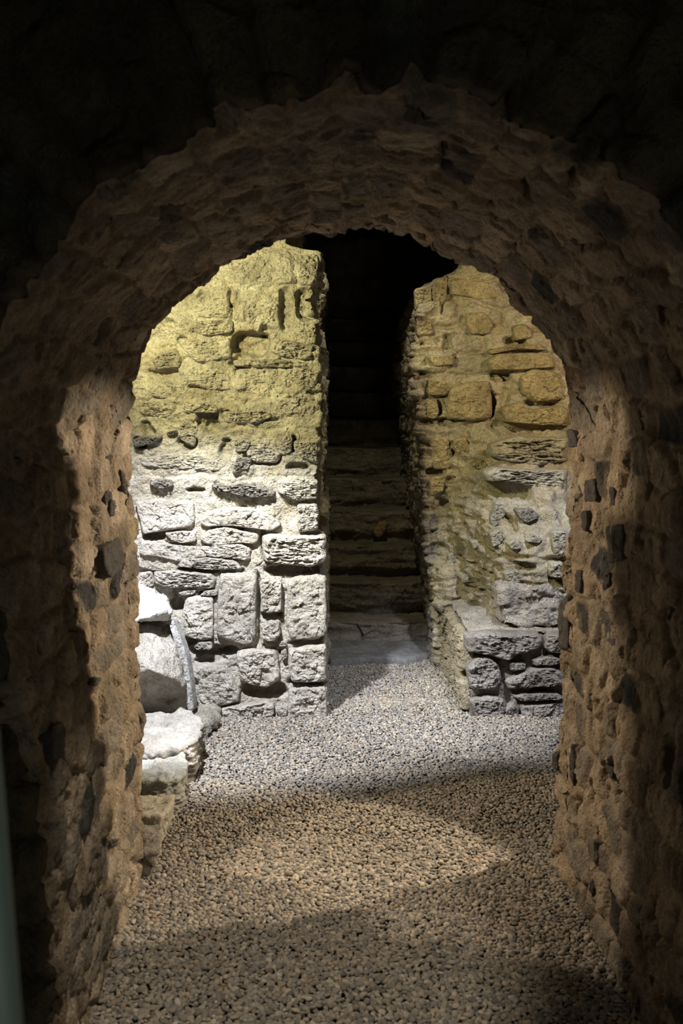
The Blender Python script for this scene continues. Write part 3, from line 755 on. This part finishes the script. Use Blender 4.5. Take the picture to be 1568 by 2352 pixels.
# ================================================================ STAIR
Y0 = float(at_z(870, 1488, 0)[1])
stair = empty('stone_staircase', (.22, Y0, 0), 'narrow worn stone stair climbing into darkness between two rubble walls', 'staircase')
rise, going = .205, .262
for k in range(12):
    z1 = .165 + rise * k; y0 = Y0 + going * k
    xl0, xr0 = -.15, .66
    nn = 150; m1, m2 = 36, 40
    xs = np.linspace(xl0, xr0, nn)
    G = np.zeros((m1 + m2, nn, 3)); nr = np.zeros_like(G)
    for i in range(m1):
        G[i, :, 0] = xs; G[i, :, 1] = y0; G[i, :, 2] = (z1 - rise - .03) + (rise + .03) * i / (m1 - 1)
        nr[i, :, 1] = -1
    for i in range(m2):
        tt = i / (m2 - 1)
        G[m1 + i, :, 0] = xs; G[m1 + i, :, 1] = y0 + .004 + (going + .06) * tt; G[m1 + i, :, 2] = z1 + .002
        nr[m1 + i, :, 2] = 1
    fl = G.reshape(-1, 3); nf = nr.reshape(-1, 3)
    under = 1 - smooth(fl[:, 2], z1 - rise, z1 - rise + .07)
    h = .03 * fbm(fl * np.array([.6, .5, 3.0]) + k, 5, 5, 80 + k) + .018 * facets(fl + k, 7, 90 + k) + .008 * facets(fl + k, 20, 95)
    h = np.where(nf[:, 2] > .5, h * .35, h * .9 - .045 * under * (nf[:, 1] < -.5))
    wear = -.012 * np.exp(-((fl[:, 0] - .2) / .22) ** 2) * smooth(fl[:, 2], z1 - .03, z1)
    V = fl + nf * h[:, None]; V[:, 2] += wear
    base = np.array((.30, .27, .22)) * (.85 + .25 * rs.rand())
    c = np.outer(1 + .25 * fbm(fl, 5, 3, 7 + k), base)
    finish('step', V, grid_faces(nn, m1 + m2), M_STEP, c, stair, origin=(xl0, y0, z1 - rise))
# slate threshold flush with the gravel
thr = [at_z(755, 1528, .02), at_z(850, 1520, .02), at_z(930, 1523, .02), at_z(985, 1512, .02), at_z(1012, 1500, .02), at_z(1010, 1480, .02), at_z(740, 1480, .02)]
stone('threshold_slab', thr, (0, 0, 1), .03, M_SLAB, (.2, .2, .205), None, 77, back=.05, rough=.25, round_=12, label='flat dark slab lying in the gravel at the stair foot', cat='slab')
# ochre stone standing out of the fourth riser
W3 = [at_y(x, y, Y0 + going * 3 - .0) for x, y in C5([(590, 900), (640, 830), (710, 810), (715, 870), (660, 960), (600, 950)])]
stone('ochre_stone', W3, (0, -1, 0), .06, M_WALL, (.5, .36, .17), stair, 78, rough=.5, N=48, RN=8, label='small ochre stone in a riser')

# ================================================================ rubble kerb and boulders at the left wall
def px_box(front, Y, depth, dy=(0, 0, 0)):
    f = [at_y(x, y, Y) for x, y in front]
    return f + [p + np.array([dy[0], depth, dy[2]]) for p in f]
# big squared block leaning at the foot of the back wall
p = [at_y(*C1([(x, y)])[0], Y) for x, y, Y in [(60, 930, 5.0), (330, 900, 5.05), (385, 1010, 4.98), (60, 1230, 4.74), (250, 1240, 4.70), (420, 1290, 4.80), (500, 1520, 5.0), (60, 1570, 4.98), (300, 1570, 4.98)]]
p += [q_ + np.array([0, .25, .0]) for q_ in p[:3]] + [q_ + np.array([0, .2, .0]) for q_ in p[6:]]
p += [np.array([-1.25, 4.9, .25]), np.array([-1.25, 4.9, .62]), np.array([-1.25, 5.24, .25]), np.array([-1.25, 5.24, .62])]
bb = empty('squared_boulder', (-.9, 5.05, .2), 'large squared pale block with dark underside, left of the back wall', 'boulder')
hull_rock('block', p, M_WALL, np.array(PALE) * .95, 81, parent=bb, amp=.012, bevel=.02, origin=(-.9, 5.05, .2))
W3 = [at_y(x, y, 4.99) for x, y in C1([(330, 870), (365, 860), (420, 985), (465, 1110), (500, 1300), (525, 1500), (492, 1530), (450, 1400), (415, 1230), (370, 1010)])]
stone('lit_edge_strip', W3, (0, -1, .15), .014, M_WALL, (.5, .5, .5), bb, 88, back=.12, rough=.3, round_=3, label='smooth pale strip painted for the lit edge face down the right side')  # block's top-lit edge face, put in as a separate pale strip
p = [at_y(*C1([(x, y)])[0], Y) for x, y, Y in [(60, 650, 5.2), (220, 645, 5.2), (340, 715, 5.1), (372, 800, 5.0), (330, 870, 4.98), (250, 850, 4.9), (60, 870, 4.85), (60, 740, 4.9), (300, 800, 4.9)]]
p += [np.array([-1.25, 4.95, .6]), np.array([-1.25, 5.3, .62]), np.array([-1.25, 5.3, .8]), at_y(*C1([(340, 800)])[0], 5.3)]
hull_rock('boulder', p, M_SLAB, (.62, .62, .62), 82, amp=.012, bevel=.015, label='brightly lit white boulder resting on top of the large squared block', cat='boulder')
# the pale strip above paints the lit right edge of the block
def slab(name, tops, zt, th, seed, color, label, slope=None, **kw):
    T = []
    for i, (x, y) in enumerate(tops):
        z_ = zt if not isinstance(zt, (list, tuple)) else zt[i]
        T.append(at_z(x, y, z_))
    pts = [t_ for t_ in T] + [np.array([t_[0] - (.03), t_[1], max(t_[2] - th, -.04)]) for t_ in T]
    return hull_rock(name, pts, M_SLAB, color, seed, label=label, cat='ledge stone', **kw)
slab('ledge_slab', C1([(60, 1540), (350, 1540), (500, 1510), (580, 1560), (585, 1640), (545, 1740), (350, 1790), (60, 1800)]), .17, .2, 83, (.40, .385, .36), 'broad flat pale slab at the foot of the large squared block', amp=.02, bevel=.02, strata=.8)
slab('ledge_slab', C1([(60, 1850), (300, 1810), (430, 1790), (475, 1850), (470, 1960), (340, 2010), (60, 2010)]), .14, .18, 84, (.44, .45, .43), 'blue-grey streaked slab between the broad flat slab and the yellow-lit stone', amp=.014, bevel=.02, strata=.6)
slab('kerb_stone', C1([(60, 2110), (385, 2112), (365, 2180), (290, 2265), (60, 2275)]), .13, .15, 85, (.55, .51, .42), 'small flat-topped stone glowing yellow beside the left jamb', amp=.008, bevel=.012)
slab('kerb_stone', C6([(900, 1060), (1010, 1060), (1020, 1160), (1000, 1250), (900, 1260)]), .1, .14, 86, (.3, .28, .25), 'small dark rounded kerb stone between the left jamb and the gravel', amp=.012, bevel=.02)
p = []
for Y, xx_, zt in ((5.27, -.66, .12), (5.0, -.60, .14), (4.75, -.63, .1), (4.4, -.66, .1), (4.0, -.68, .08)):
    p.append((xx_, Y, zt))
# rubble footing under the ledge
nn, mm = 220, 40
ys = np.linspace(3.74, YB + .02, nn)
G = np.zeros((mm, nn, 3)); nr = np.zeros_like(G)
xf = np.interp(ys, [3.74, 4.0, 4.4, 4.75, 5.0, 5.3, 5.5], [-.66, -.665, -.655, -.635, -.60, -.56, -.5])
for i in range(mm):
    tt = i / (mm - 1)
    z_ = -.05 + .11 * min(1, tt * 2); x_ = xf - .02 * min(1, tt * 2) - max(0, tt - .5) * 2 * 1.7
    G[i, :, 0] = x_; G[i, :, 1] = ys; G[i, :, 2] = z_ + max(0, tt - .5) * .2
nr = grid_normals(G); nr *= 1 if nr[:, :, 2].mean() > 0 else -1
fl = G.reshape(-1, 3); h = .03 * facets(fl, 8, 91) + .02 * fbm(fl, 7, 4, 92) + .01 * facets(fl, 22, 93)
finish('rubble_footing', fl + nr.reshape(-1, 3) * h[:, None], grid_faces(nn, mm), M_WALL, np.outer(1 + .3 * fbm(fl, 5, 3, 9), (.34, .32, .28)), None,
       label='low rough rubble footing under the ledge slabs along the left wall', cat='rubble footing')

# ================================================================ side walls, ceilings, floor
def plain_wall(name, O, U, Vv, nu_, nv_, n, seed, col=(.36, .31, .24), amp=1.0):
    O, U, Vv, n = map(lambda a: np.array(a, float), (O, U, Vv, n))
    a, b = np.meshgrid(np.linspace(0, 1, nu_), np.linspace(0, 1, nv_))
    P = O + a[..., None] * U + b[..., None] * Vv; fl = P.reshape(-1, 3)
    u_ = a.ravel() * np.linalg.norm(U); v_ = b.ravel() * np.linalg.norm(Vv)
    gap, R, _ = masonry(u_, v_, .28, .14, seed); sm = smooth(gap, .02, .2)
    h = sm * (.02 + .03 * R[0]) + .03 * fbm(fl, 3, 4, seed) + .02 * facets(fl, 9, seed)
    V = fl + n * (h * amp)[:, None]
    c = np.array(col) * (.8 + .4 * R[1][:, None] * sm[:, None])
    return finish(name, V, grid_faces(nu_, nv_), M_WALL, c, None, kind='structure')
plain_wall('wall_left', (-1.35, YF, -.06), (-.1, YB - YF + .1, 0), (0, 0, 3.0), 160, 190, (1, 0, 0), 201)
plain_wall('wall_right', (2.6, YF, -.06), (.05, YB + .9 - YF, 0), (0, 0, 3.0), 130, 140, (-1, 0, 0), 202)
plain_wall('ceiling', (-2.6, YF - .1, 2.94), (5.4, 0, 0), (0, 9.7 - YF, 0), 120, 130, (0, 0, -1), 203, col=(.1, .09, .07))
plain_wall('wall_stair_end', (-.4, 9.6, -.06), (1.6, 0, 0), (0, 0, 3.0), 60, 90, (0, -1, 0), 204)

a, b = np.meshgrid(np.linspace(-2.8, 3.0, 200), np.linspace(.9, 7.2, 220))
fl = np.stack([a.ravel(), b.ravel(), np.full(a.size, -.012)], 1); fl[:, 2] += .006 * fbm(fl, 3, 3, 300)
finish('floor', fl, grid_faces(200, 220), M_WALL, np.outer(np.ones(len(fl)), (.09, .08, .07)), None, kind='structure')

# ================================================================ GRAVEL
def ico(level):
    bm = bmesh.new(); bmesh.ops.create_icosphere(bm, subdivisions=level, radius=1); bm.verts.index_update()
    v = np.array([x.co[:] for x in bm.verts]); f = np.array([[x.index for x in q_.verts] for q_ in bm.faces]); bm.free(); return v, f
pal = np.array([(.30, .265, .22), (.36, .32, .27), (.235, .215, .19), (.42, .37, .30), (.19, .175, .16), (.33, .28, .235), (.27, .26, .25), (.45, .41, .35), (.40, .29, .20), (.16, .15, .145)])
pw = np.array([.2, .15, .16, .08, .12, .1, .12, .03, .02, .02]); pw = pw / pw.sum()
def scatter(x0, x1, y0, y1, sp, lvl, seed, rad, zoff=0.0, keep=None):
    r_ = np.random.RandomState(seed)
    gx = np.arange(x0, x1, sp); gy = np.arange(y0, y1, sp * .85)
    X, Y = np.meshgrid(gx, gy); X = X + (np.arange(len(gy)) % 2)[:, None] * sp * .5
    X = X.ravel() + (r_.rand(X.size) - .5) * sp * .95; Y = Y.ravel() + (r_.rand(Y.size) - .5) * sp * .8
    if keep is not None:
        k_ = keep(X, Y); X, Y = X[k_], Y[k_]
    n_ = len(X)
    v, f = ico(lvl)
    sz = rad * (.65 + .6 * r_.rand(n_) ** 1.5)
    ax = np.stack([sz * (1.0 + .45 * r_.rand(n_)), sz * (.75 + .25 * r_.rand(n_)), sz * (.5 + .3 * r_.rand(n_))], 1)
    th = r_.rand(n_) * 6.283; tl = (r_.rand(n_) - .5) * 1.1; t2 = (r_.rand(n_) - .5) * 1.1
    # angular pebbles: shared vertex jitter from a few templates
    tmpl = np.stack([v * (1 + .22 * (np.random.RandomState(900 + q_).rand(len(v), 1) - .5)) for q_ in range(12)])
    P = tmpl[r_.randint(0, 12, n_)] * ax[:, None, :]
    def rot(P, ang, i, j):
        c_, s_ = np.cos(ang)[:, None], np.sin(ang)[:, None]
        a_, b_ = P[..., i] * c_ - P[..., j] * s_, P[..., i] * s_ + P[..., j] * c_
        P[..., i] = a_; P[..., j] = b_; return P
    P = rot(P, tl, 0, 2); P = rot(P, t2, 1, 2); P = rot(P, th, 0, 1)
    Z = sz * .35 + r_.rand(n_) * sz * .7 + zoff + .006 * fbm(np.stack([X, Y, X * 0], 1), 3.0, 3, 300)
    P = P + np.stack([X, Y, Z], 1)[:, None, :]
    c_ = pal[r_.choice(len(pal), n_, p=pw)] * (.8 + .4 * r_.rand(n_))[:, None]
    FF = f[None] + (np.arange(n_) * len(v))[:, None, None]
    return P.reshape(-1, 3), FF.reshape(-1, 3), np.repeat(c_, len(v), 0)
def keep_floor(X, Y):
    k_ = np.ones(len(X), bool)
    xl_ = np.interp(Y, [YN, YF, YF + .03, 4.0, 4.4, 4.75, 5.0, 5.3, 5.5], [xl - .04, -.68, -.69, -.69, -.68, -.66, -.63, -.59, -.55])
    xr_ = np.interp(Y, [YN, YF, YF + .02], [xr + .04, .74, 2.0])
    inr = (X > xl_) & (X < xr_)
    near = Y < YN
    k_ &= near | inr
    k_ &= ~((Y > YB - .01) & ((X < np.interp(Y, [YB, 7], [-.09, -.09])) | (X > xa + (xb - xa) * (Y - YW) / (6.7 - YW) + .02)))
    return k_
parts = [scatter(-.95, 1.05, 1.9, 2.9, .0125, 2, 1, .0088, .001, keep_floor),
         scatter(-.8, .9, 2.9, 3.75, .0118, 2, 2, .0080, .001, keep_floor),
         scatter(-.75, 1.6, 3.75, 5.55, .0125, 1, 3, .0082, .001, keep_floor),
         scatter(-.1, .7, 5.45, 6.85, .0125, 1, 4, .0082, .001, keep_floor)]
V, Fc, Cc, off = [], [], [], 0
for v_, f_, c_ in parts:
    V.append(v_); Fc.append(f_ + off); Cc.append(c_); off += len(v_)
V = np.vstack(V); Fc = np.vstack(Fc); Cc = np.vstack(Cc)
print('gravel verts', len(V))
g = finish('gravel', V, Fc, M_PEB, Cc, None, kind='stuff', label='loose grey-brown gravel covering the floor of the passage and chamber', cat='gravel', origin=(0, 3, 0))

# ================================================================ grey-green rail post close to the camera
def tube(path, r, seg=40):
    path = np.array(path, float); V = []; 
    for i, p_ in enumerate(path):
        d = path[min(i + 1, len(path) - 1)] - path[max(i - 1, 0)]; d /= np.linalg.norm(d)
        e1 = np.cross(d, (0, 1, 0)); e1 /= np.linalg.norm(e1); e2 = np.cross(d, e1)
        a_ = np.linspace(0, 2 * math.pi, seg, endpoint=False)
        V.append(p_ + r * (np.cos(a_)[:, None] * e1 + np.sin(a_)[:, None] * e2))
    V = np.array(V); R_ = len(path); idx = np.arange(R_ * seg).reshape(R_, seg); nx = np.roll(idx, -1, 1)
    q4 = np.stack([idx[:-1], nx[:-1], nx[1:], idx[1:]], -1).reshape(-1, 4)
    return V.reshape(-1, 3), q4
mp = bpy.data.materials.new('painted_metal'); mp.use_nodes = True
bs = mp.node_tree.nodes['Principled BSDF']; bs.inputs['Base Color'].default_value = (.30, .40, .38, 1); bs.inputs['Roughness'].default_value = .45; bs.inputs['Metallic'].default_value = .1
r_post = .021
e1_, e2_ = at_y(6, 1820, .95), at_y(50, 2352, .95)
dz = e2_ - e1_; dz = dz / abs(dz[2])
top = e1_ - dz * .07; bot = e1_ + dz * (e1_[2] - 0.0)
sh = np.array([-r_post, 0, 0])
path = [bot + sh, bot * .5 + e1_ * .5 + sh, e1_ + sh, top + sh, top + sh + np.array([-.015, 0, .025]), top + sh + np.array([-.05, 0, .04]), top + sh + np.array([-.6, -.02, .06])]
V, q4 = tube(path, r_post)
post = empty('handrail', (float(bot[0] - r_post), .95, 0), 'blurred grey-green metal rail post at the lower left corner, nearest to the viewer', 'handrail')
finish('rail_tube', V, q4, mp, None, post, origin=path[0])
a_ = np.linspace(0, 2 * math.pi, 40, endpoint=False)
ring_ = lambda r, z: np.stack([path[0][0] + r * np.cos(a_), path[0][1] + r * np.sin(a_), np.full(40, z)], 1)
V, q4 = None, None
Rg = np.vstack([ring_(.05, -.02), ring_(.05, .008), ring_(.046, .012), ring_(.02, .013)]); idx = np.arange(160).reshape(4, 40); nx = np.roll(idx, -1, 1)
finish('base_plate', Rg, np.stack([idx[:-1], nx[:-1], nx[1:], idx[1:]], -1).reshape(-1, 4), mp, None, post, origin=path[0])

# ================================================================ LIGHT
def lamp(kind, loc, target, power, color, size=.05, angle=60, blend=.5, scale=None):
    l = bpy.data.lights.new('lamp', kind); l.energy = power; l.color = color
    if kind == 'SPOT':
        l.spot_size = math.radians(angle); l.spot_blend = blend; l.shadow_soft_size = size
    elif kind == 'POINT': l.shadow_soft_size = size
    elif kind == 'AREA': l.size = size
    o = bpy.data.objects.new('lamp_or_fill', l); COL.objects.link(o); o.location = loc
    d = Vector(target) - Vector(loc)
    o.rotation_euler = d.to_track_quat('-Z', 'Y').to_euler()
    if scale: o.scale = scale
    return o
# cool white daylight-coloured spots high in the chamber, aimed at the foot of the back wall
lamp('SPOT', (-.7, 3.70, 2.5), (-.78, 5.02, .30), 720, (.90, .93, 1.0), .045, 49, .65, (1.7, 1, 1))
lamp('SPOT', (.85, 3.85, 2.6), (1.0, 5.3, .46), 250, (.86, .90, 1.0), .045, 46, .6, (1.2, 1, 1))
# yellow-green lamp for the upper walls
lamp('SPOT', (-.95, 3.95, 2.3), (.25, 5.8, 1.85), 165, (1.0, .90, .43), .05, 90, .5)
lamp('SPOT', (.15, 5.75, 2.75), (.2, 7.2, .3), 30, (1.0, .90, .58), .05, 62, .6)  # unseen weak fill added to bring up the dark steps
# warm lamps hidden behind both sides of the arch
lamp('SPOT', (1.75, 4.10, 1.95), (-.5, 3.15, .42), 320, (1.0, .82, .60), .02, 52, .2)
lamp('SPOT', (-1.2, 3.90, 1.95), (.6, 3.15, .45), 125, (1.0, .81, .58), .02, 60, .2)
lamp('SPOT', (1.5, 4.9, 2.1), (1.15, 5.9, 1.75), 45, (1.0, .74, .42), .04, 75, .7)
lamp('SPOT', (.3, 3.72, 2.45), (.3, 4.1, 0), 40, (1.0, .86, .62), .06, 68, .8)  # unseen overhead fill added to brighten the dark band of gravel
# near-room lamp over the gravel, then two fill lights added behind the camera
lamp('SPOT', (-.12, 2.0, 2.0), (-.2, 2.8, 0), 80, (1.0, .88, .70), .04, 42, .6)
lamp('AREA', (-1.2, -1.2, 2.4), (.2, 2.6, .6), 1.2, (.9, .95, .8), .6)
lamp('AREA', (.9, -.6, .9), (-.7, 2.5, .5), 4, (.95, .95, .8), .3)

w = bpy.data.worlds.new('dark'); sc.world = w; w.use_nodes = True
w.node_tree.nodes['Background'].inputs[0].default_value = (.02, .02, .015, 1); w.node_tree.nodes['Background'].inputs[1].default_value = .02

cam = bpy.data.cameras.new('camera'); co_ = bpy.data.objects.new('camera', cam); COL.objects.link(co_)
cam.sensor_fit = 'VERTICAL'; cam.sensor_height = 36; cam.sensor_width = 24; cam.lens = 36 * F / H
co_.location = CAM.tolist(); co_.rotation_euler = (math.pi / 2 - PITCH, 0, 0); cam.clip_start = .01
cam.dof.use_dof = True; cam.dof.focus_distance = 5.0; cam.dof.aperture_fstop = 4.5
sc.camera = co_
sc.view_settings.view_transform = 'Standard'; sc.view_settings.look = 'None'
sc.view_settings.exposure = 0; sc.view_settings.gamma = 1
